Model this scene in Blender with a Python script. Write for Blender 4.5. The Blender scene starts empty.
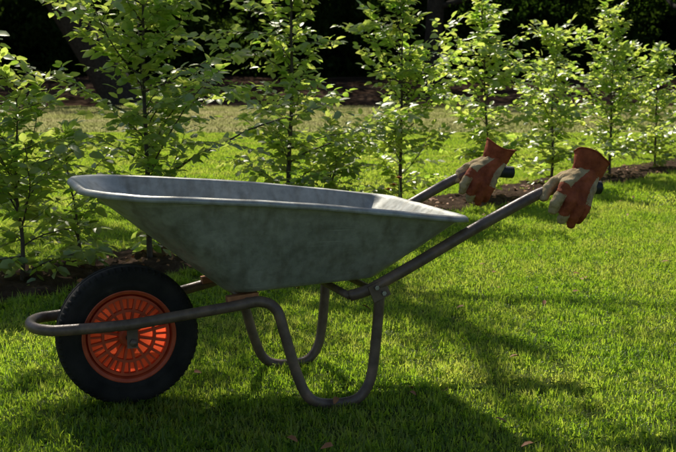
import bpy, math, random
from mathutils import Vector, Matrix, noise, Euler
random.seed(7)
R=random.random
def U(a,b): return a+(b-a)*random.random()
scene=bpy.context.scene
rootcol=scene.collection

# ------------------------------------------------------------ materials
def new_mat(name):
    m=bpy.data.materials.new(name); m.use_nodes=True
    nt=m.node_tree; nt.nodes.clear()
    out=nt.nodes.new('ShaderNodeOutputMaterial')
    return m,nt,out
def N(nt,t,**kw):
    n=nt.nodes.new(t)
    for k,v in kw.items(): setattr(n,k,v)
    return n
def noise_tex(nt,scale,detail=4,rough=.55,coord='Object',src=None):
    tc=N(nt,'ShaderNodeTexCoord'); no=N(nt,'ShaderNodeTexNoise')
    no.inputs['Scale'].default_value=scale; no.inputs['Detail'].default_value=detail; no.inputs['Roughness'].default_value=rough
    if coord=='World':
        g=N(nt,'ShaderNodeNewGeometry'); nt.links.new(g.outputs['Position'],no.inputs['Vector'])
    else: nt.links.new(tc.outputs[coord],no.inputs['Vector'])
    return no
def ramp(nt,src,stops):
    r=N(nt,'ShaderNodeValToRGB'); e=r.color_ramp.elements
    while len(e)<len(stops): e.new(.5)
    for i,(p,c) in enumerate(stops):
        e[i].position=p; e[i].color=(*c,1) if len(c)==3 else c
    nt.links.new(src,r.inputs[0]); return r
def bump(nt,h,strength,dist=.01):
    b=N(nt,'ShaderNodeBump'); b.inputs['Strength'].default_value=strength; b.inputs['Distance'].default_value=dist
    nt.links.new(h,b.inputs['Height']); return b
def principled(name,stops,scale=8,rough=.6,metal=0,bstr=.3,bdist=.005,bscale=None,coord='Object',detail=5,spec=None,rstops=None):
    m,nt,out=new_mat(name)
    p=N(nt,'ShaderNodeBsdfPrincipled'); no=noise_tex(nt,scale,detail,.6,coord)
    r=ramp(nt,no.outputs['Fac'],stops); nt.links.new(r.outputs[0],p.inputs['Base Color'])
    p.inputs['Roughness'].default_value=rough; p.inputs['Metallic'].default_value=metal
    if spec is not None: p.inputs['Specular IOR Level'].default_value=spec
    nb=noise_tex(nt,bscale or scale*4,6,.65,coord)
    b=bump(nt,nb.outputs['Fac'],bstr,bdist); nt.links.new(b.outputs[0],p.inputs['Normal'])
    if rstops:
        rr=ramp(nt,nb.outputs['Fac'],[(a,(c,c,c)) for a,c in rstops]); nt.links.new(rr.outputs[0],p.inputs['Roughness'])
    nt.links.new(p.outputs[0],out.inputs[0]); return m
def leaf_mat(name,stops,tstops,fac=.5,scale=6,gloss=.03,coord='World',groughness=.45,scale2=None):
    m,nt,out=new_mat(name)
    no=noise_tex(nt,scale,3,.6,coord); src=no.outputs['Fac']
    if scale2:
        n2=noise_tex(nt,scale2,2,.6,coord); mxn=N(nt,'ShaderNodeMix'); mxn.inputs[0].default_value=.5
        nt.links.new(src,mxn.inputs[2]); nt.links.new(n2.outputs['Fac'],mxn.inputs[3]); src=mxn.outputs[0]
    r1=ramp(nt,src,stops); r2=ramp(nt,src,tstops)
    d=N(nt,'ShaderNodeBsdfDiffuse'); t=N(nt,'ShaderNodeBsdfTranslucent')
    nt.links.new(r1.outputs[0],d.inputs[0]); nt.links.new(r2.outputs[0],t.inputs[0])
    mx=N(nt,'ShaderNodeMixShader'); mx.inputs[0].default_value=fac
    nt.links.new(d.outputs[0],mx.inputs[1]); nt.links.new(t.outputs[0],mx.inputs[2])
    last=mx
    if gloss>0:
        g=N(nt,'ShaderNodeBsdfGlossy'); g.inputs['Roughness'].default_value=groughness; g.inputs['Color'].default_value=(1,1,.88,1)
        m2=N(nt,'ShaderNodeMixShader'); m2.inputs[0].default_value=gloss
        nt.links.new(mx.outputs[0],m2.inputs[1]); nt.links.new(g.outputs[0],m2.inputs[2]); last=m2
    nt.links.new(last.outputs[0],out.inputs[0]); return m

M_leaf=leaf_mat('hornbeam_leaf',[(.3,(.05,.11,.015)),(.7,(.10,.17,.03))],[(.35,(.40,.66,.05)),(.65,(.92,.96,.20))],.70,9,.11,groughness=.40)
M_grassb=leaf_mat('grass_blade',[(.34,(.05,.09,.010)),(.48,(.09,.14,.018)),(.64,(.15,.17,.045))],[(.34,(.28,.54,.02)),(.48,(.54,.76,.04)),(.64,(.80,.82,.14))],.62,1.6,.03,groughness=.45,scale2=24)
M_clover=leaf_mat('clover_leaf',[(.34,(.06,.11,.02)),(.64,(.10,.15,.035))],[(.34,(.35,.60,.04)),(.64,(.6,.78,.10))],.55,24,.0)
M_grassf=leaf_mat('dry_grass_blade',[(.3,(.14,.16,.045)),(.7,(.28,.25,.12))],[(.3,(.46,.54,.12)),(.7,(.78,.70,.36))],.5,.5,0)
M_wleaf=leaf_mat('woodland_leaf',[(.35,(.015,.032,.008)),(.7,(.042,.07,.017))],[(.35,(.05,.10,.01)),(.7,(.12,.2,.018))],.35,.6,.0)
M_tleaf=leaf_mat('tree_leaf',[(.35,(.02,.045,.010)),(.7,(.04,.08,.016))],[(.35,(.08,.18,.012)),(.7,(.18,.32,.03))],.45,.9,.0)
M_bark=principled('bark',[(.3,(.025,.020,.016)),(.7,(.065,.054,.043))],14,.9,0,.8,.02,40,spec=.1)
M_twig=principled('twig_bark',[(.3,(.05,.035,.022)),(.7,(.11,.085,.06))],30,.8,0,.4,.002)
M_soil=principled('soil',[(.3,(.035,.020,.013)),(.55,(.08,.05,.032)),(.75,(.15,.10,.065))],11,.95,0,.9,.02,60,spec=.05)
M_litter=principled('leaf_litter',[(.35,(.030,.018,.012)),(.5,(.06,.038,.026)),(.65,(.10,.067,.045))],.9,.95,0,.6,.02,20,spec=0)
M_dead=principled('dead_leaf',[(.3,(.20,.07,.02)),(.7,(.45,.20,.07))],20,.7,0,.3,.002)
M_orange_fl=principled('orange_petal',[(.3,(.75,.16,.01)),(.7,(.85,.28,.02))],20,.6)
M_tyre=principled('tyre_rubber',[(.3,(.012,.011,.010)),(.62,(.030,.027,.023)),(.8,(.08,.065,.045))],14,.85,0,.3,.001,120,spec=.25)
M_tube=principled('brown_painted_tube',[(.35,(.11,.072,.052)),(.52,(.17,.12,.085)),(.68,(.25,.16,.11)),(.8,(.38,.28,.20))],22,.4,.1,.35,.0012,160,rstops=[(.3,.28),(.7,.6)])
M_rust=principled('rusty_bracket',[(.3,(.26,.10,.04)),(.7,(.55,.24,.10))],30,.8,.1,.5,.002,140)
M_grip=principled('rubber_grip',[(.3,(.012,.012,.013)),(.7,(.03,.03,.03))],30,.55,0,.4,.001,200)
M_cream=principled('cream_leather',[(.25,(.24,.15,.065)),(.5,(.46,.34,.17)),(.75,(.64,.51,.29))],28,.85,0,1,.008,60,spec=.2)
M_red=principled('russet_leather',[(.3,(.19,.042,.016)),(.7,(.48,.12,.045))],24,.8,0,1,.008,55,spec=.2)
M_bolt=principled('zinc_bolt',[(.3,(.3,.3,.3)),(.7,(.5,.48,.45))],60,.4,.9)

def make_galv():
    m,nt,out=new_mat('galvanised_steel')
    p=N(nt,'ShaderNodeBsdfPrincipled')
    n1=noise_tex(nt,5,6,.65); n2=noise_tex(nt,38,5,.7); n3=noise_tex(nt,2.2,4,.6)
    vo=N(nt,'ShaderNodeTexVoronoi'); vo.inputs['Scale'].default_value=70
    tc=N(nt,'ShaderNodeTexCoord'); nt.links.new(tc.outputs['Object'],vo.inputs['Vector'])
    r1=ramp(nt,n1.outputs['Fac'],[(.3,(.36,.365,.325)),(.5,(.45,.45,.405)),(.7,(.58,.58,.53))])
    r2=ramp(nt,n2.outputs['Fac'],[(.35,(.6,.6,.56)),(.6,(1,1,1))])
    mx=N(nt,'ShaderNodeMix',data_type='RGBA',blend_type='MULTIPLY'); mx.inputs[0].default_value=.5
    nt.links.new(r1.outputs[0],mx.inputs[6]); nt.links.new(r2.outputs[0],mx.inputs[7])
    r3=ramp(nt,vo.outputs['Color'],[(0,(.84,.84,.84)),(1,(1,1,1))])
    mx2=N(nt,'ShaderNodeMix',data_type='RGBA',blend_type='MULTIPLY'); mx2.inputs[0].default_value=.6
    nt.links.new(mx.outputs[2],mx2.inputs[6]); nt.links.new(r3.outputs[0],mx2.inputs[7])
    mp=N(nt,'ShaderNodeMapping'); mp.inputs['Scale'].default_value=(26,26,2.2); nt.links.new(tc.outputs['Object'],mp.inputs[0])
    n4=N(nt,'ShaderNodeTexNoise'); n4.inputs['Scale'].default_value=1; n4.inputs['Detail'].default_value=5; nt.links.new(mp.outputs[0],n4.inputs['Vector'])
    r4=ramp(nt,n4.outputs['Fac'],[(.46,(1,1,1)),(.70,(.55,.5,.42))])
    mx3=N(nt,'ShaderNodeMix',data_type='RGBA',blend_type='MULTIPLY'); mx3.inputs[0].default_value=.7
    nt.links.new(mx2.outputs[2],mx3.inputs[6]); nt.links.new(r4.outputs[0],mx3.inputs[7])
    mp2=N(nt,'ShaderNodeMapping'); mp2.inputs['Scale'].default_value=(6,6,160); mp2.inputs['Rotation'].default_value=(0,.5,.2); nt.links.new(tc.outputs['Object'],mp2.inputs[0])
    n5=N(nt,'ShaderNodeTexNoise'); n5.inputs['Scale'].default_value=1; n5.inputs['Detail'].default_value=3; nt.links.new(mp2.outputs[0],n5.inputs['Vector'])
    r5=ramp(nt,n5.outputs['Fac'],[(.66,(0,0,0)),(.72,(.5,.5,.5))])
    mx4=N(nt,'ShaderNodeMix',data_type='RGBA'); nt.links.new(r5.outputs[0],mx4.inputs[0])
    nt.links.new(mx3.outputs[2],mx4.inputs[6]); mx4.inputs[7].default_value=(.65,.65,.6,1)
    nt.links.new(mx4.outputs[2],p.inputs['Base Color'])
    p.inputs['Metallic'].default_value=.35
    rr=ramp(nt,n2.outputs['Fac'],[(.3,(.38,)*3),(.7,(.66,)*3)]); nt.links.new(rr.outputs[0],p.inputs['Roughness'])
    ad=N(nt,'ShaderNodeMath',operation='ADD'); nt.links.new(n3.outputs['Fac'],ad.inputs[0]); 
    ml=N(nt,'ShaderNodeMath',operation='MULTIPLY'); ml.inputs[1].default_value=.06; nt.links.new(n2.outputs['Fac'],ml.inputs[0]); nt.links.new(ml.outputs[0],ad.inputs[1])
    b=bump(nt,ad.outputs[0],.6,.02); nt.links.new(b.outputs[0],p.inputs['Normal'])
    nt.links.new(p.outputs[0],out.inputs[0]); return m
M_galv=make_galv()

def make_orange(name,c0,c1,tf):
    m,nt,out=new_mat(name)
    no=noise_tex(nt,30,4); r=ramp(nt,no.outputs['Fac'],[(.3,c0),(.7,c1)])
    p=N(nt,'ShaderNodeBsdfPrincipled'); p.inputs['Roughness'].default_value=.5
    nt.links.new(r.outputs[0],p.inputs['Base Color'])
    t=N(nt,'ShaderNodeBsdfTranslucent'); t.inputs[0].default_value=(1,.13,.045,1)
    mx=N(nt,'ShaderNodeMixShader'); mx.inputs[0].default_value=tf
    nt.links.new(p.outputs[0],mx.inputs[1]); nt.links.new(t.outputs[0],mx.inputs[2]); nt.links.new(mx.outputs[0],out.inputs[0])
    return m
M_orange=make_orange('orange_plastic',(.56,.085,.03),(.80,.15,.05),.22)
M_orange2=make_orange('orange_plastic_thin',(.85,.10,.035),(.95,.14,.045),.9)

def make_ground():
    m,nt,out=new_mat('lawn_ground')
    p=N(nt,'ShaderNodeBsdfPrincipled'); p.inputs['Roughness'].default_value=.95; p.inputs['Specular IOR Level'].default_value=.1
    n1=noise_tex(nt,.7,5,.6,'World'); n2=noise_tex(nt,30,5,.7,'World')
    r1=ramp(nt,n1.outputs['Fac'],[(.3,(.055,.09,.014)),(.55,(.09,.12,.022)),(.75,(.13,.13,.045))])
    r2=ramp(nt,n2.outputs['Fac'],[(.3,(.4,.4,.4)),(.7,(1,1,1))])
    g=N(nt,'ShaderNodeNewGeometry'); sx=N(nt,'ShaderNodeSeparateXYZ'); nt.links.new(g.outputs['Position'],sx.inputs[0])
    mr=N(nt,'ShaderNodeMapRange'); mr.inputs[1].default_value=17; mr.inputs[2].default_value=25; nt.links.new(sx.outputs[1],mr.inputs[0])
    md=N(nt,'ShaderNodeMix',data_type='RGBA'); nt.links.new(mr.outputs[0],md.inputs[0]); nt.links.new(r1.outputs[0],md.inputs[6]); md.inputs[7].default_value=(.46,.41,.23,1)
    mx=N(nt,'ShaderNodeMix',data_type='RGBA',blend_type='MULTIPLY'); mx.inputs[0].default_value=.9
    nt.links.new(md.outputs[2],mx.inputs[6]); nt.links.new(r2.outputs[0],mx.inputs[7]); nt.links.new(mx.outputs[2],p.inputs['Base Color'])
    b=bump(nt,n2.outputs['Fac'],.8,.03); nt.links.new(b.outputs[0],p.inputs['Normal'])
    nt.links.new(p.outputs[0],out.inputs[0]); return m
M_ground=make_ground()

# ------------------------------------------------------------ mesh helpers
class MB:
    def __init__(s): s.v=[];s.f=[];s.m=[]
    def add(s,vs,fs,mi=0):
        o=len(s.v); s.v+= [tuple(v) for v in vs]; s.f+=[tuple(i+o for i in f) for f in fs]; s.m+=[mi]*len(fs)
    def mesh(s,name,mats,smooth=True):
        me=bpy.data.meshes.new(name); me.from_pydata(s.v,[],s.f)
        for m in mats: me.materials.append(m)
        me.polygons.foreach_set('material_index',s.m)
        if smooth: me.polygons.foreach_set('use_smooth',[True]*len(s.f))
        me.update(); return me
    def obj(s,name,mats,parent=None,smooth=True,col=None):
        o=bpy.data.objects.new(name,s.mesh(name,mats,smooth)); (col or rootcol).objects.link(o)
        if parent: o.parent=parent
        return o
def empty(name,parent=None,loc=(0,0,0),rz=0):
    o=bpy.data.objects.new(name,None); rootcol.objects.link(o); o.location=loc; o.rotation_euler=(0,0,rz)
    o.empty_display_size=.1
    if parent:o.parent=parent
    return o
def spline(pts,sub=6):
    P=[Vector(p) for p in pts]; out=[]
    for i in range(len(P)-1):
        p0=P[max(i-1,0)];p1=P[i];p2=P[i+1];p3=P[min(i+2,len(P)-1)]
        for k in range(sub):
            t=k/sub
            out.append(.5*((2*p1)+(p2-p0)*t+(2*p0-5*p1+4*p2-p3)*t*t+(3*p1-p0-3*p2+p3)*t**3))
    out.append(P[-1]); return out
def tube(mb,pts,rad,seg=10,mi=0,cap=True):
    n=len(pts); rs=rad if hasattr(rad,'__len__') else [rad]*n
    P=[Vector(p) for p in pts]; t=(P[1]-P[0]).normalized()
    up=Vector((0,0,1)) if abs(t.z)<.9 else Vector((1,0,0))
    nx=t.cross(up).normalized(); vs=[];fs=[]
    for i in range(n):
        if i<n-1: tn=(P[i+1]-P[i]).normalized()
        else: tn=(P[i]-P[i-1]).normalized()
        if 0<i<n-1: tn=((P[i+1]-P[i]).normalized()+(P[i]-P[i-1]).normalized()).normalized()
        nx=(nx-tn*nx.dot(tn)); nx=nx.normalized(); ny=tn.cross(nx)
        for k in range(seg):
            a=2*math.pi*k/seg; vs.append(P[i]+(nx*math.cos(a)+ny*math.sin(a))*rs[i])
    for i in range(n-1):
        for k in range(seg):
            k2=(k+1)%seg; fs.append((i*seg+k,i*seg+k2,(i+1)*seg+k2,(i+1)*seg+k))
    if cap: fs.append(tuple(range(seg-1,-1,-1))); fs.append(tuple((n-1)*seg+k for k in range(seg)))
    mb.add(vs,fs,mi)
def box(mb,c,s,mi=0,rot=None):
    vs=[]
    for x in(-1,1):
        for y in(-1,1):
            for z in(-1,1):
                v=Vector((x*s[0]/2,y*s[1]/2,z*s[2]/2))
                if rot: v=rot@v
                vs.append(v+Vector(c))
    mb.add(vs,[(0,1,3,2),(4,6,7,5),(0,4,5,1),(2,3,7,6),(0,2,6,4),(1,5,7,3)],mi)
def leaf(mb,p,d,n,L,W,mi=0,fold=.25,droop=.15):
    d=d.normalized(); s=d.cross(n)
    if s.length<1e-4: s=Vector((1,0,0))
    s.normalize(); n=s.cross(d)
    def q(t,w): return p+d*(L*t)-n*(droop*L*t*t)+s*(w*W)+n*(abs(w)*W*fold)
    vs=[q(0,0),q(.3,0),q(.7,0),q(1,0),q(.22,.42),q(.6,.46),q(.86,.22),q(.22,-.42),q(.6,-.46),q(.86,-.22)]
    mb.add(vs,[(0,1,4),(1,2,5,4),(2,3,6,5),(0,7,1),(1,7,8,2),(2,8,9,3)],mi)
def rv():
    while True:
        v=Vector((U(-1,1),U(-1,1),U(-1,1)))
        if .05<v.length<1: return v.normalized()

def instancer(name,pts,rots,scls,coll,parent=None):
    me=bpy.data.meshes.new(name); me.from_pydata(pts,[],[])
    a=me.attributes.new('rot','FLOAT_VECTOR','POINT'); a.data.foreach_set('vector',[c for r in rots for c in r])
    a=me.attributes.new('scl','FLOAT','POINT'); a.data.foreach_set('value',scls)
    o=bpy.data.objects.new(name,me); rootcol.objects.link(o)
    if parent:o.parent=parent
    ng=bpy.data.node_groups.new(name+'_scatter','GeometryNodeTree')
    ng.interface.new_socket('Geometry',in_out='INPUT',socket_type='NodeSocketGeometry')
    ng.interface.new_socket('Geometry',in_out='OUTPUT',socket_type='NodeSocketGeometry')
    gi=ng.nodes.new('NodeGroupInput'); go=ng.nodes.new('NodeGroupOutput')
    ip=ng.nodes.new('GeometryNodeInstanceOnPoints'); ci=ng.nodes.new('GeometryNodeCollectionInfo')
    ci.inputs['Collection'].default_value=coll; ci.inputs['Separate Children'].default_value=True; ci.inputs['Reset Children'].default_value=True
    ip.inputs['Pick Instance'].default_value=True
    ar=ng.nodes.new('GeometryNodeInputNamedAttribute'); ar.data_type='FLOAT_VECTOR'; ar.inputs['Name'].default_value='rot'
    az=ng.nodes.new('GeometryNodeInputNamedAttribute'); az.data_type='FLOAT'; az.inputs['Name'].default_value='scl'
    er=ng.nodes.new('FunctionNodeEulerToRotation')
    L=ng.links.new
    L(gi.outputs[0],ip.inputs['Points']); L(ci.outputs[0],ip.inputs['Instance'])
    L(ar.outputs[0],er.inputs[0]); L(er.outputs[0],ip.inputs['Rotation']); L(az.outputs[0],ip.inputs['Scale'])
    L(ip.outputs[0],go.inputs[0])
    md=o.modifiers.new('scatter','NODES'); md.node_group=ng
    return o

# ------------------------------------------------------------ ground
mb=MB(); S=400
xs=[-S,-60,-20,-8,0,8,20,60,S]; ys=[-S,-60,-10,0,5,10,20,40,80,S]
mb.add([(x,y,0) for y in ys for x in xs],[(j*9+i,j*9+i+1,(j+1)*9+i+1,(j+1)*9+i) for j in range(9) for i in range(8)])
mb.obj('lawn_ground',[M_ground])
mb=MB(); n=120; vs=[];fs=[]
rows=[0,.6,3,6,10,14,60]; zz=[.004,.03,.22,.48,.78,.85,.9]
for i in range(n+1):
    x=-80+160*i/n; e=32.6+1.2*noise.noise(Vector((x*.25,3,0)))+.5*noise.noise(Vector((x*1.1,7,0)))
    for r,z in zip(rows,zz): vs.append((x,e+r,z+(.12*noise.noise(Vector((x*.4,r*.3,0))) if r>1 else 0)))
m=len(rows)
for i in range(n):
    for k in range(m-1): a=i*m+k; fs.append((a,a+m,a+m+1,a+1))
mb.add(vs,fs); mb.obj('woodland_floor',[M_litter])

SP=[(-3.0,3.2),(-1.43,5.10),(-.944,5.68),(-.284,6.72),(.428,7.85),(1.15,8.6),(1.77,9.52),(2.48,10.44),(3.13,11.3),(4.6,13.2),(6.0,15.1)]
def bed_dist(x,y):
    best=9
    for (x0,y0),(x1,y1) in zip(SP,SP[1:]):
        dx,dy=x1-x0,y1-y0; t=max(0,min(1,((x-x0)*dx+(y-y0)*dy)/(dx*dx+dy*dy)))
        d=math.hypot(x-x0-t*dx,y-y0-t*dy); best=min(best,d)
    return best
BW=.34
bp=spline([(x,y,0) for x,y in SP],40)
mb=MB(); K=26; vs=[];fs=[]
for i,p in enumerate(bp):
    t=(bp[min(i+1,len(bp)-1)]-bp[max(i-1,0)]).normalized(); s=Vector((-t.y,t.x,0))
    for k in range(K+1):
        w=(k/K*2-1); q=p+s*(w*(BW+.08))
        z=.035*(1-w**4)-.004+(.03*noise.noise(q*9)+.02*noise.noise(q*28))*(1-w**6)
        vs.append((q.x,q.y,max(z,.004) if abs(w)<1 else -.01))
for i in range(len(bp)-1):
    for k in range(K): a=i*(K+1)+k; fs.append((a,a+1,a+K+2,a+K+1))
mb.add(vs,fs); mb.obj('soil_bed',[M_soil])

# ------------------------------------------------------------ grass
def blade(V,F,x,y,L,W,lean):
    az=U(0,6.28); dx=math.cos(az);dy=math.sin(az); w=U(-.6,.6)
    sx=-dy+dx*w; sy=dx+dy*w; l=math.hypot(sx,sy); sx/=l; sy/=l
    o=len(V)
    for t,ww in((0,W),(.45,W*.9)):
        cz=-.003+L*t*math.cos(lean*t); r=L*t*math.sin(lean*t); cx=x+dx*r; cy=y+dy*r
        V.append((cx-sx*ww,cy-sy*ww,cz)); V.append((cx+sx*ww,cy+sy*ww,cz))
    r=L*math.sin(lean); V.append((x+dx*r,y+dy*r,L*math.cos(lean)-.003))
    F.append((o,o+1,o+3,o+2)); F.append((o+2,o+3,o+4))
def tile_coll(name,nvar,size,nb,L0,L1,W,mat):
    col=bpy.data.collections.new(name)
    for v in range(nvar):
        mb=MB(); h=size/2; ph=U(0,50); V=[];F=[]
        for b in range(nb):
            x=U(-h,h);y=U(-h,h); nz=noise.noise(Vector((x/size*4,y/size*4,ph)))
            if R()<-nz*.9: continue
            blade(V,F,x+U(-.01,.01),y+U(-.01,.01),U(L0,L1)*(1+.6*nz),W*U(.6,1.15),U(.1,1.35))
        mb.add(V,F)
        if size<.4:
            for b in range(26 if size>.1 else 2):
                c=Vector((U(-h,h),U(-h,h),U(.012,.022)))
                for k in range(3):
                    a=k*2.1+b; leaf(mb,c,Vector((math.cos(a),math.sin(a),.15)),Vector((0,0,1))+rv()*.4,.009,.009,1)
        o=bpy.data.objects.new('%s_%d'%(name,v),mb.mesh('%s_%d'%(name,v),[mat,M_clover])); col.objects.link(o)
    return col
g_near=tile_coll('grass_near',8,.25,1600,.012,.036,.0020,M_grassb)
g_tuft=tile_coll('grass_tuft',6,.05,80,.018,.045,.0019,M_grassb)
g_mid=tile_coll('grass_mid',5,.6,2300,.02,.045,.0044,M_grassb)
g_far=tile_coll('grass_far',4,1.6,2200,.03,.07,.012,M_grassf)
G=empty('lawn_grass')
def grid(name,col,y0,y1,size,mar,bed=True):
    P=[];Ro=[];Sc=[];T=[];TR=[];TS=[]
    y=y0+size/2
    while y<y1:
        n=int((.30*y+mar)/size)+1
        for i in range(-n,n+1):
            x=i*size; d=bed_dist(x,y) if bed else 9
            if d>BW+size*.78:
                P.append((x,y,0)); Ro.append((0,0,random.randrange(4)*math.pi/2)); Sc.append(1.0+.12*noise.noise(Vector((x*1.3,y*1.3,0)))+U(0,.05))
            elif d>BW-size*.8:
                for _ in range(int(420*size*size)):
                    a=x+U(-.5,.5)*size;b=y+U(-.5,.5)*size
                    if bed_dist(a,b)<BW-.02+.12*noise.noise(Vector((a*4,b*4,1))) and R()<.96: continue
                    T.append((a,b,0)); TR.append((U(-.1,.1),U(-.1,.1),U(0,6.28))); TS.append(U(.8,1.4))
        y+=size
    instancer(name,P,Ro,Sc,col,G)
    if T: instancer(name+'_edge',T,TR,TS,g_tuft,G)
grid('near_turf',g_near,1.5,8.0,.25,1.0)
grid('mid_turf',g_mid,8.0,18.2,.6,1.5)
grid('far_turf',g_far,18.2,32.5,1.6,5,False)
mb=MB()
for _ in range(130):
    y=U(2,9); x=U(-.3*y-1,.3*y+1)
    a=U(0,6.28); leaf(mb,Vector((x,y,U(.028,.04))),Vector((math.cos(a),math.sin(a),U(-.2,.4))),Vector((U(-.4,.4),U(-.4,.4),1)),U(.02,.045),U(.014,.026),0,.4,.3)
for _ in range(420):
    i=random.randrange(len(bp)); p=bp[i]+Vector((U(-.35,.35),U(-.35,.35),U(.03,.06)))
    a=U(0,6.28); leaf(mb,p,Vector((math.cos(a),math.sin(a),U(-.2,.4))),Vector((U(-.5,.5),U(-.5,.5),1)),U(.02,.05),U(.015,.03),0,.4,.3)
mb.obj('fallen_leaves',[M_dead])

# ------------------------------------------------------------ saplings
def sapling(x,y,H,CR,nb,seed,zlo=.05,dens=1.0):
    random.seed(seed)
    mb=MB(); pts=[]
    lx,ly=U(-.08,.08),U(-.06,.06)
    for i in range(9):
        t=i/8; pts.append((lx*t+.02*noise.noise(Vector((seed,t*3,0))),ly*t+.02*noise.noise(Vector((seed,t*3,5))),H*t-.03*(i==0)))
    st=spline(pts,3); r0=.006+.006*H
    tube(mb,st,[r0*(1-.85*i/(len(st)-1)) for i in range(len(st))],7)
    def stem(z):
        f=z/H*(len(st)-1); i=min(int(f),len(st)-2); return st[i].lerp(st[i+1],f-i)
    Z=Vector((0,0,1))
    def leaves_on(path,sp,szmul):
        acc=0;side=1
        for a,b in zip(path,path[1:]):
            seg=(b-a); l=seg.length; acc+=l
            while acc>sp:
                acc-=sp; t=seg.normalized(); p=b-t*acc; sd=t.cross(Z).normalized()*side; side=-side
                if R()<.08: continue
                d=(t*U(.2,.8)+sd*U(.5,1)+Z*U(-.45,.25)).normalized()
                n=(Z+rv()*.8).normalized()
                L=U(.042,.080)*szmul; leaf(mb,p,d,n,L,L*U(.55,.7),1,U(.1,.4),U(0,.35))
        t=(path[-1]-path[-2]).normalized(); leaf(mb,path[-1],t,Z+rv()*.4,.06*szmul,.035*szmul,1)
    ph=U(0,20)
    for i in range(nb):
        zf=zlo+(1-zlo)*((i+R()*.8)/nb); zf=min(zf,.97)
        z=H*zf; az=i*2.4+U(-.7,.7); prof=(.6+.55*math.sin(math.pi*min(1,(zf*.85+.14))))*(1.05-.7*zf**3)
        prof*=1+.8*noise.noise(Vector((math.cos(az)*.8,math.sin(az)*.8,zf*5+ph)))
        L=CR*prof*U(.55,1.45); p=stem(z); el=U(.1,1.0)+.3*zf
        d=Vector((math.cos(az)*math.cos(el),math.sin(az)*math.cos(el),math.sin(el)))
        path=[p]; ns=7
        for k in range(ns):
            d=(d+rv()*.15-Z*.06*(1 if R()<.8 else -1)).normalized(); p=p+d*L/ns; path.append(p)
        tube(mb,path,[.0042*(1-.75*k/ns)*(0.6+L) for k in range(ns+1)],4,0,False)
        leaves_on(path,.028/dens,1)
        side=1
        for k in range(1,ns+1):
            for rep in range(2 if R()<.5*dens else 1):
                side=-side; t=d; base=path[k-1].lerp(path[k],R())
                sd=t.cross(Z).normalized()*side
                td=(t*.6+sd*U(.5,1)+Z*U(-.5,.5)).normalized(); tl=L*U(.22,.5)*(1-.4*k/ns)
                q=[base]
                for j in range(4): td=(td+rv()*.15).normalized(); q.append(q[-1]+td*tl/4)
                tube(mb,q,[.0017*(1-.15*j) for j in range(5)],3,0,False)
                leaves_on(q,.025/dens,.95)
    leaves_on(st[-8:],.022,.9)
    o=mb.obj('hornbeam_sapling',[M_twig,M_leaf]); o.location=(x,y,.02); o.rotation_euler=(0,0,U(0,6))
    return o
sap=[(-3.0,3.2,1.3,.33,22,99),(-1.43,5.10,.90,.38,26,11),(-1.22,5.45,.62,.30,12,31),(-.944,5.68,1.62,.52,42,12),(-.284,6.72,1.8,.38,40,13),(-.05,7.02,.62,.34,14,32),(.428,7.85,1.55,.38,38,14),
(1.15,8.6,1.40,.36,34,15),(1.77,9.52,1.28,.36,30,16),(2.48,10.44,1.45,.44,34,17),(3.13,11.3,1.15,.38,28,18),(3.85,12.25,1.4,.4,26,19),(4.6,13.2,1.3,.4,24,20)]
for s in sap: sapling(*s)
random.seed(5)
mb=MB()
for c in((.33,6.75,.29),(.36,6.77,.33),(.30,6.78,.26)):
    tube(mb,[(c[0],c[1],0),(c[0]+.01,c[1],c[2]*.6),(c[0],c[1],c[2])],.0025,5,1)
    for k in range(8):
        a=k*.785; leaf(mb,Vector(c),Vector((math.cos(a),math.sin(a)*.6,.5)),Vector((0,0,1)),.028,.018,0)
mb.obj('orange_flower',[M_orange_fl,M_leaf])

# ------------------------------------------------------------ wheelbarrow
PHI=math.radians(19)
WB=empty('wheelbarrow',None,(-.608,3.24,0),PHI)
half=[(-.27,0,.25),(-.262,.05,.25),(-.235,.088,.25),(-.19,.105,.25),(-.017,.128,.258),(.125,.15,.278),(.28,.185,.303),(.345,.205,.314),(.385,.222,.29),(.406,.23,.22),(.441,.235,.10),(.472,.24,.036),(.52,.24,.012),(.6,.24,.012),(.640,.24,.036),(.664,.24,.09),(.679,.24,.216),(.686,.246,.33)]
full=[(x,-y,z) for x,y,z in reversed(half[1:])]+half
mb=MB(); tube(mb,spline(full,7),.0155,14)
hp=[(.60,.225,.318),(.645,.238,.332),(.69,.25,.355),(.80,.262,.413),(.892,.27,.463),(1.0,.275,.518),(1.13,.28,.580),(1.19,.28,.603),(1.25,.28,.614),(1.33,.28,.614),(1.375,.28,.611)]
for s in(-1,1): tube(mb,spline([(x,s*y,z) for x,y,z in hp],6),.0165,14)
tube(mb,[(.60,-.225,.318),(.60,.225,.318)],.011,10)
tube(mb,[(.31,-.19,.314),(.31,.19,.314)],.011,10)
tube(mb,spline([(.69,-.245,.335),(.70,-.16,.318),(.70,.16,.318),(.69,.245,.335)],6),.010,8)
mb.obj('frame',[M_tube],WB)
mb=MB()
for s in(-1,1):
    box(mb,(.678,s*.259,.335),(.055,.008,.05),0,Matrix.Rotation(-.4,3,'Y'))
    box(mb,(-.003,s*.112,.222),(.03,.005,.07))
    box(mb,(.30,s*.165,.322),(.09,.03,.02),1,Matrix.Rotation(-.1,3,'Y'))
    for bx,bz in((.668,.345),(.690,.328)): tube(mb,[(bx,s*.262,bz),(bx,s*.270,bz)],.007,6,2)
mb.obj('brackets',[M_tube,M_rust,M_bolt],WB,False)
mb=MB(); tube(mb,[(0,-.124,.203),(0,.124,.203)],.008,10)
for s in(-1,1): tube(mb,[(0,s*.116,.203),(0,s*.122,.203)],.012,6)
mb.obj('axle',[M_tube],WB)
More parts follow.
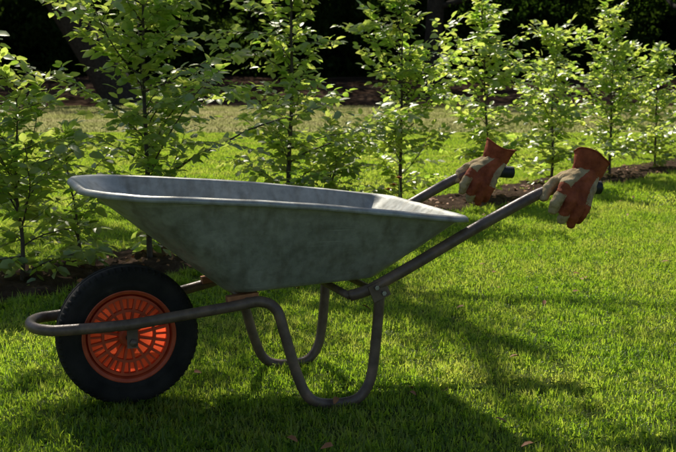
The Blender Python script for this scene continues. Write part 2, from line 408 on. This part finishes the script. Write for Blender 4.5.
for s in(-1,1):
    mb=MB(); pp=[(1.27,s*.28,.614),(1.32,s*.28,.614),(1.355,s*.28,.6115),(1.378,s*.28,.610)]
    q=spline(pp,8); tube(mb,q,[.0195+.0015*(i%2) for i in range(len(q)-2)]+[.021,.015],14)
    mb.obj('grip',[M_grip],WB)
def rrect(x0,x1,hw,r0,r1,nc=12,ns=10):
    P=[]
    cs=[((x1-r1,hw-r1),0,r1),((x0+r0,hw-r0),math.pi/2,r0),((x0+r0,-hw+r0),math.pi,r0),((x1-r1,-hw+r1),1.5*math.pi,r1)]
    for i,(c,a0,r) in enumerate(cs):
        arc=[(c[0]+r*math.cos(a0+math.pi/2*k/nc),c[1]+r*math.sin(a0+math.pi/2*k/nc)) for k in range(nc+1)]
        P+=arc
        c2,a2,r2=cs[(i+1)%4]; e=(c2[0]+r2*math.cos(a2),c2[1]+r2*math.sin(a2)); s=arc[-1]
        for k in range(1,ns): t=k/ns; P.append((s[0]+(e[0]-s[0])*t,s[1]+(e[1]-s[1])*t))
    return P
rimP=rrect(-.125,.925,.325,.20,.06); botP=rrect(.262,.690,.195,.06,.035)
def rimz(x): return .630-.100*x+.012*math.sin((x+.1)*3.0)
def botz(x): return .338+.022*(x-.27)/.42
lv=[]
lv.append([((.48+(x-.48)*.5),y*.5,botz(x)) for x,y in botP])
lv.append([((.48+(x-.48)*.95),y*.94,botz(x)) for x,y in botP])
for t in(.02,.06,.15,.3,.5,.7,.9,.975,1.0):
    ring=[]
    for (bx,by),(rx,ry) in zip(botP,rimP):
        x=bx+(rx-bx)*t; y=by+(ry-by)*t; z=botz(bx)+(rimz(rx)-botz(bx))*t
        bul=.006*math.sin(math.pi*t)+.003*noise.noise(Vector((x*7,y*3,z*7)))*math.sin(math.pi*t)
        y+= bul*(1 if by>0 else -1)*min(1,abs(by)/.1)
        ring.append((x,y,z))
    lv.append(ring)
n=len(botP)
def off(ring,d,dz):
    o=[]
    for i,p in enumerate(ring):
        a=Vector(ring[i-1]);b=Vector(ring[(i+1)%n]); t=(b-a).normalized(); nn=Vector((t.y,-t.x,0)).normalized()
        o.append((p[0]+nn.x*d,p[1]+nn.y*d,p[2]+dz+.002*noise.noise(Vector(p)*11)))
    return o
top=lv[-1]
lv.append(off(top,.010,.004)); lv.append(off(top,.017,-.002)); lv.append(off(top,.019,-.012)); 
mb=MB(); vs=[p for r in lv for p in r]; fs=[]
for j in range(len(lv)-1):
    for k in range(n): k2=(k+1)%n; fs.append((j*n+k,j*n+k2,(j+1)*n+k2,(j+1)*n+k))
fs.append(tuple(reversed(range(n))))
mb.add(vs,fs); tr=mb.obj('tray',[M_galv],WB)
md=tr.modifiers.new('thick','SOLIDIFY'); md.thickness=.0022; md.offset=0
wh=empty('wheel',WB,(0,0,.203))
def lathe(mb,prof,seg,mi=0,closed=False):
    vs=[];fs=[];m=len(prof)
    for i in range(seg):
        a=2*math.pi*i/seg
        for r,y in prof: vs.append((r*math.cos(a),y,r*math.sin(a)))
    for i in range(seg):
        j=(i+1)%seg
        for k in range(m if closed else m-1):
            k2=(k+1)%m; fs.append((i*m+k,j*m+k,j*m+k2,i*m+k2))
    mb.add(vs,fs,mi)
tp=[(.128,-.034),(.136,-.040),(.145,-.043),(.150,-.0445),(.152,-.0435),(.165,-.048),(.178,-.048),(.187,-.045),(.192,-.041),(.1965,-.036),(.201,-.024),(.203,-.012)]
tp=tp+[(.1985,-.0105),(.1985,-.0065),(.2035,-.005)]
tp=tp+[(r,-y) for r,y in reversed(tp)]
mb=MB(); lathe(mb,tp,96)
for i in range(64):
    a=2*math.pi*i/64
    for s in(-1,1):
        aa=a+(.05 if s>0 else 0); rot=Matrix.Rotation(-aa,3,'Y')
        c=rot@Vector((.1935,s*.033,0)); box(mb,c,(.0085,.018,.009),0,rot@Matrix.Rotation(s*.55,3,'Z'))
ty=mb.obj('tyre',[M_tyre],wh)
mb=MB()
lathe(mb,[(.122,.034),(.1385,.036),(.1385,.030),(.128,.028),(.120,.0),(.128,-.028),(.1385,-.030),(.1385,-.0375),(.132,-.040),(.124,-.036),(.1165,-.010),(.1165,.010),(.122,.034)],96)
for sy in(-1,):
    lathe(mb,[(.117,sy*.030),(.109,sy*.030),(.109,sy*.012),(.117,sy*.012)],72,0,True)
    lathe(mb,[(.078,sy*.029),(.070,sy*.029),(.070,sy*.012),(.078,sy*.012)],60,0,True)
    for i in range(16):
        rot=Matrix.Rotation(-(2*math.pi*(i+.5)/16),3,'Y')
        box(mb,rot@Vector((.069,sy*.021,0)),(.086,.014,.0075),0,rot)
        rot=Matrix.Rotation(-(2*math.pi*(i+1)/16),3,'Y')
        box(mb,rot@Vector((.095,sy*.019,0)),(.032,.010,.005),0,rot)
lathe(mb,[(.117,.006),(.030,.006)],72,1)
lathe(mb,[(.012,-.046),(.024,-.046),(.030,-.040),(.030,.040),(.024,.046),(.012,.046),(.012,-.046)],40)
rm=mb.obj('rim',[M_orange,M_orange2],wh,False)
mb=MB(); lathe(mb,[(.0,-.047),(.012,-.047),(.012,.047),(0,.047)],24); mb.obj('bearing',[M_grip],wh)

import bmesh
def glove(name,loc,rz,scale=1.0,tilt=0):
    G=empty(name,None,loc,rz); G.rotation_euler=(0,tilt,rz); G.scale=(scale,)*3
    # gloves are their own objects: place them in world space from the barrow's handle position
    Mw=Matrix.Translation((-.608,3.24,0))@Matrix.Rotation(PHI,4,'Z')
    G.matrix_world=Mw@Matrix.Translation(loc)@Euler((0,tilt,rz)).to_matrix().to_4x4()@Matrix.Diagonal((scale,scale,scale,1))
    caps=[]
    V3=Vector
    wrist=[(.050,-.012,.044),(.038,-.020,.044),(.024,-.022,.040),(.060,-.002,.038)]
    kn=[(-.046,-.042,.014),(-.024,-.050,.002),(.000,-.053,-.006),(.022,-.048,-.008)]
    for i,k in enumerate(kn):
        w=wrist[[2,1,0,3][i]]; caps.append((V3(w),V3(k),.025,.0195,[0,1,1,0][i]))
    caps.append((V3((.03,.02,.036)),V3((-.03,.015,.026)),.018,.014,1))
    caps.append((V3((.02,-.01,.041)),V3((-.035,-.02,.028)),.023,.020,0))
    tips=[[(-.070,-.056,-.008),(-.086,-.056,-.036),(-.088,-.046,-.056)],
          [(-.046,-.066,-.028),(-.062,-.064,-.062),(-.062,-.052,-.084)],
          [(-.018,-.068,-.040),(-.032,-.064,-.076),(-.034,-.052,-.096)],
          [(.008,-.062,-.040),(-.004,-.058,-.070),(-.008,-.048,-.086)]]
    for i0,(k,t) in enumerate(zip(kn,tips)):
        ch=[k]+t
        for j in range(3):
            r=[.0180,.0168,.0156,.0135]
            mi=[[1,0,0],[1,1,0],[1,1,1],[0,1,1]][i0][j]
            caps.append((V3(ch[j]),V3(ch[j+1]),r[j],r[j+1],mi))
    th=[(.0,.008,.036),(-.052,.006,.020),(-.084,-.008,.0),(-.100,-.020,-.022)]
    for j in range(3): caps.append((V3(th[j]),V3(th[j+1]),[.020,.0180,.0160][j],[.0180,.0160,.0140][j],0))
    bm=bmesh.new()
    for a,b,ra,rb,mi in caps:
        l=(b-a).length; k=max(3,int(l/.006))
        for i in range(k+1):
            t=i/k; r=ra+(rb-ra)*t
            bmesh.ops.create_icosphere(bm,subdivisions=2,radius=r,matrix=Matrix.Translation(a.lerp(b,t)))
    me=bpy.data.meshes.new('tmp'); bm.to_mesh(me); bm.free()
    o=bpy.data.objects.new('tmp',me); rootcol.objects.link(o)
    r=o.modifiers.new('r','REMESH'); r.mode='VOXEL'; r.voxel_size=.0026
    s=o.modifiers.new('s','SMOOTH'); s.factor=.5; s.iterations=3
    dg=bpy.context.evaluated_depsgraph_get(); em=bpy.data.meshes.new_from_object(o.evaluated_get(dg))
    bpy.data.objects.remove(o)
    em.materials.clear(); em.materials.append(M_cream); em.materials.append(M_red)
    for v in em.vertices:
        nn=noise.noise(v.co*38+Vector(loc)*9); w2=noise.noise(Vector((v.co.x*30,v.co.y*30,v.co.z*90))); v.co+=v.normal*(.0034*nn+.0026*w2)
    for p in em.polygons:
        c=p.center; best=9;bi=0
        for a,b,ra,rb,mi in caps:
            ab=b-a; t=max(0,min(1,(c-a).dot(ab)/ab.length_squared)); d=(c-a-ab*t).length-(ra+(rb-ra)*t)
            if d<best: best=d;bi=mi
        p.material_index=bi; p.use_smooth=True
    ho=bpy.data.objects.new('hand_part',em); rootcol.objects.link(ho); ho.parent=G
    a=Vector((.032,-.008,.032)); b=Vector((.058,-.006,.092)); ax=(b-a).normalized(); u=ax.cross(Vector((0,1,0))).normalized(); w=ax.cross(u)
    mb=MB(); seg=40; rings=[(-.15,.036,0),(.1,.042,0),(.3,.046,0),(.6,.049,0),(.9,.053,0),(1,.054,0),(.99,.051,0),(.6,.045,0),(.1,.036,0)]
    vs=[];fs=[]
    def wobf(an,t): return 1+.06*math.sin(3*an+1.3+t*2+loc[1]*9)+.04*math.sin(7*an+t*5)
    def zw(an,t): return .008*math.sin(2*an+.6+loc[1]*4)*max(t,0)
    for j,(t,r,_) in enumerate(rings):
        c=a.lerp(b,t)
        for k in range(seg):
            an=2*math.pi*k/seg
            vs.append(c+u*math.cos(an)*r*wobf(an,t)+w*math.sin(an)*r*.78*wobf(an,t)+ax*zw(an,t))
    for j in range(len(rings)-1):
        for k in range(seg): k2=(k+1)%seg; fs.append((j*seg+k,j*seg+k2,(j+1)*seg+k2,(j+1)*seg+k))
    mb.add(vs,fs)
    for t,r in((.98,.0545),(.12,.0430)):
        c=a.lerp(b,t); ring=[]
        for k in range(seg+1):
            an=2*math.pi*k/seg
            ring.append(c+u*math.cos(an)*r*wobf(an,t)+w*math.sin(an)*r*.78*wobf(an,t)+ax*zw(an,t))
        tube(mb,ring,.0022,6,0,False)
    mb.obj('cuff',[M_red],G)
    return G
glove('gardening_glove',(1.285,-.28,.612),0,1.05)
glove('gardening_glove',(1.265,.28,.612),math.radians(-8),1.0)

# ------------------------------------------------------------ trees and woodland
ccol=bpy.data.collections.new('leaf_clumps_dark'); ccol2=bpy.data.collections.new('leaf_clumps_tree')
def clump(name,mat,col,nl,rad,ls):
    mb=MB()
    for _ in range(nl):
        p=rv()*rad*R()**.5; p.z*=.55
        leaf(mb,p,rv()+Vector((0,0,-.3)),Vector((0,0,1))+rv()*.8,ls*U(.7,1.3),ls*U(.45,.65))
    o=bpy.data.objects.new(name,mb.mesh(name,[mat])); col.objects.link(o)
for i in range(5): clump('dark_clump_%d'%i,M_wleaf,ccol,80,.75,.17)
for i in range(5): clump('tree_clump_%d'%i,M_tleaf,ccol2,60,.55,.11)
random.seed(21)
pts=[];rots=[];scl=[]
for _ in range(4200):
    x=U(-36,36); yb=44+2.5*noise.noise(Vector((x*.13,0,0))); 
    z=.7+13*R()**1.6; y=yb+U(0,4)-.15*max(0,z-2)
    if noise.noise(Vector((x*.35,y*.35,z*.45)))<-.15: continue
    pts.append((x,y,z)); rots.append((U(-.4,.4),U(-.4,.4),U(0,6.28))); scl.append(U(.8,1.6))
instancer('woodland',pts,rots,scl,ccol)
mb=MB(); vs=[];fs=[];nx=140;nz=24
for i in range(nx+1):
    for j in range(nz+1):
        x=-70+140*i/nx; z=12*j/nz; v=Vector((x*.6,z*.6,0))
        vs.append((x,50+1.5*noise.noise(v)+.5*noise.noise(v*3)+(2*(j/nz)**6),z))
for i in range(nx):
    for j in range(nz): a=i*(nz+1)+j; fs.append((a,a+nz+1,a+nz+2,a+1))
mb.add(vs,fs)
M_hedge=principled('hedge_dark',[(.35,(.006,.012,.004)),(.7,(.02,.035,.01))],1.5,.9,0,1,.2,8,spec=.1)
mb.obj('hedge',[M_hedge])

def tree(name,x,y,tr,H,lean,crown,seed,nclump,lo=.22):
    random.seed(seed)
    T=empty(name,None,(x,y,0)); mb=MB()
    pts=[(0,0,-.2)]
    for i in range(1,8):
        t=i/7; pts.append((lean[0]*t+.15*noise.noise(Vector((seed,t*3,0))),lean[1]*t,H*.75*t))
    sp=spline(pts,5)
    tube(mb,sp,[tr*(1+.5*math.exp(-p.z*2.2))*(1-.65*p.z/(H*.75)) for p in sp],18)
    cc=[]
    for i in range(11):
        k=int(len(sp)*(lo+(.94-lo)*i/10)); k=min(k,len(sp)-1); p=sp[k].copy(); az=i*2.4+U(-.5,.5); el=U(.1,.7)
        L=crown*U(.6,1.0)*(1-.3*i/10); d=Vector((math.cos(az)*math.cos(el),math.sin(az)*math.cos(el),math.sin(el))); path=[p]
        for s in range(7): d=(d+rv()*.2).normalized(); p=p+d*L/7; path.append(p); 
        tube(mb,path,[tr*.32*(1-.8*s/7) for s in range(8)],8,0,False)
        cc+=path[3:]
        for s in range(3,8):
            q=[path[s]]; dd=(d+rv()*.9).normalized()
            for _ in range(4): dd=(dd+rv()*.25).normalized(); q.append(q[-1]+dd*L*.09)
            tube(mb,q,[tr*.08*(1-.2*w) for w in range(5)],5,0,False); cc+=q[2:]
    mb.obj('trunk_and_limbs',[M_bark],T)
    P=[];Ro=[];Sc=[]
    for _ in range(nclump):
        c=random.choice(cc); P.append(tuple(c+rv()*U(.1,.9))); Ro.append((U(-.4,.4),U(-.4,.4),U(0,6.28))); Sc.append(U(.7,1.3))
    instancer('crown',P,Ro,Sc,ccol2,T)
    return T
tree('oak_tree',-6.0,33.5,.50,11,(-5.6,0),4.5,31,200,.42)
tree('beech_tree',3.1,37,.33,14,(.1,0),4.5,32,180,.3)
tree('beech_tree',11.5,38,.35,13,(.3,0),5,33,180)
tree('oak_tree',-14.5,36,.4,13,(.3,0),5,35,200)
tree('lime_tree',-4.6,11.6,.2,12,(3.2,0),2.5,34,66,.5)

# ------------------------------------------------------------ light, sky, camera
EL=math.radians(48); AZ=math.radians(-15)
sd=Vector((math.sin(AZ)*math.cos(EL),math.cos(AZ)*math.cos(EL),math.sin(EL)))
sun=bpy.data.lights.new('sun','SUN'); sun.energy=5; sun.angle=math.radians(.5); sun.color=(1,.94,.82)
so=bpy.data.objects.new('sun',sun); rootcol.objects.link(so); so.location=sd*30; so.rotation_euler=sd.to_track_quat('Z','Y').to_euler()
w=bpy.data.worlds.new('World'); scene.world=w; w.use_nodes=True; nt=w.node_tree
bg=nt.nodes['Background']; sk=nt.nodes.new('ShaderNodeTexSky'); sk.sky_type='NISHITA'; sk.sun_disc=False
sk.sun_elevation=EL; sk.sun_rotation=AZ
nt.links.new(sk.outputs[0],bg.inputs[0]); bg.inputs[1].default_value=.09
cam=bpy.data.cameras.new('camera'); co=bpy.data.objects.new('camera',cam); rootcol.objects.link(co)
co.location=(0,0,.95); co.rotation_euler=(math.radians(90-7.6),0,0)
cam.sensor_width=36; cam.lens=36*1146/676; cam.clip_start=.05; cam.clip_end=1500
cam.dof.use_dof=True; cam.dof.focus_distance=3.35; cam.dof.aperture_fstop=11
scene.camera=co
scene.view_settings.view_transform='Standard'
try: scene.view_settings.look='None'
except Exception: pass
scene.view_settings.exposure=0
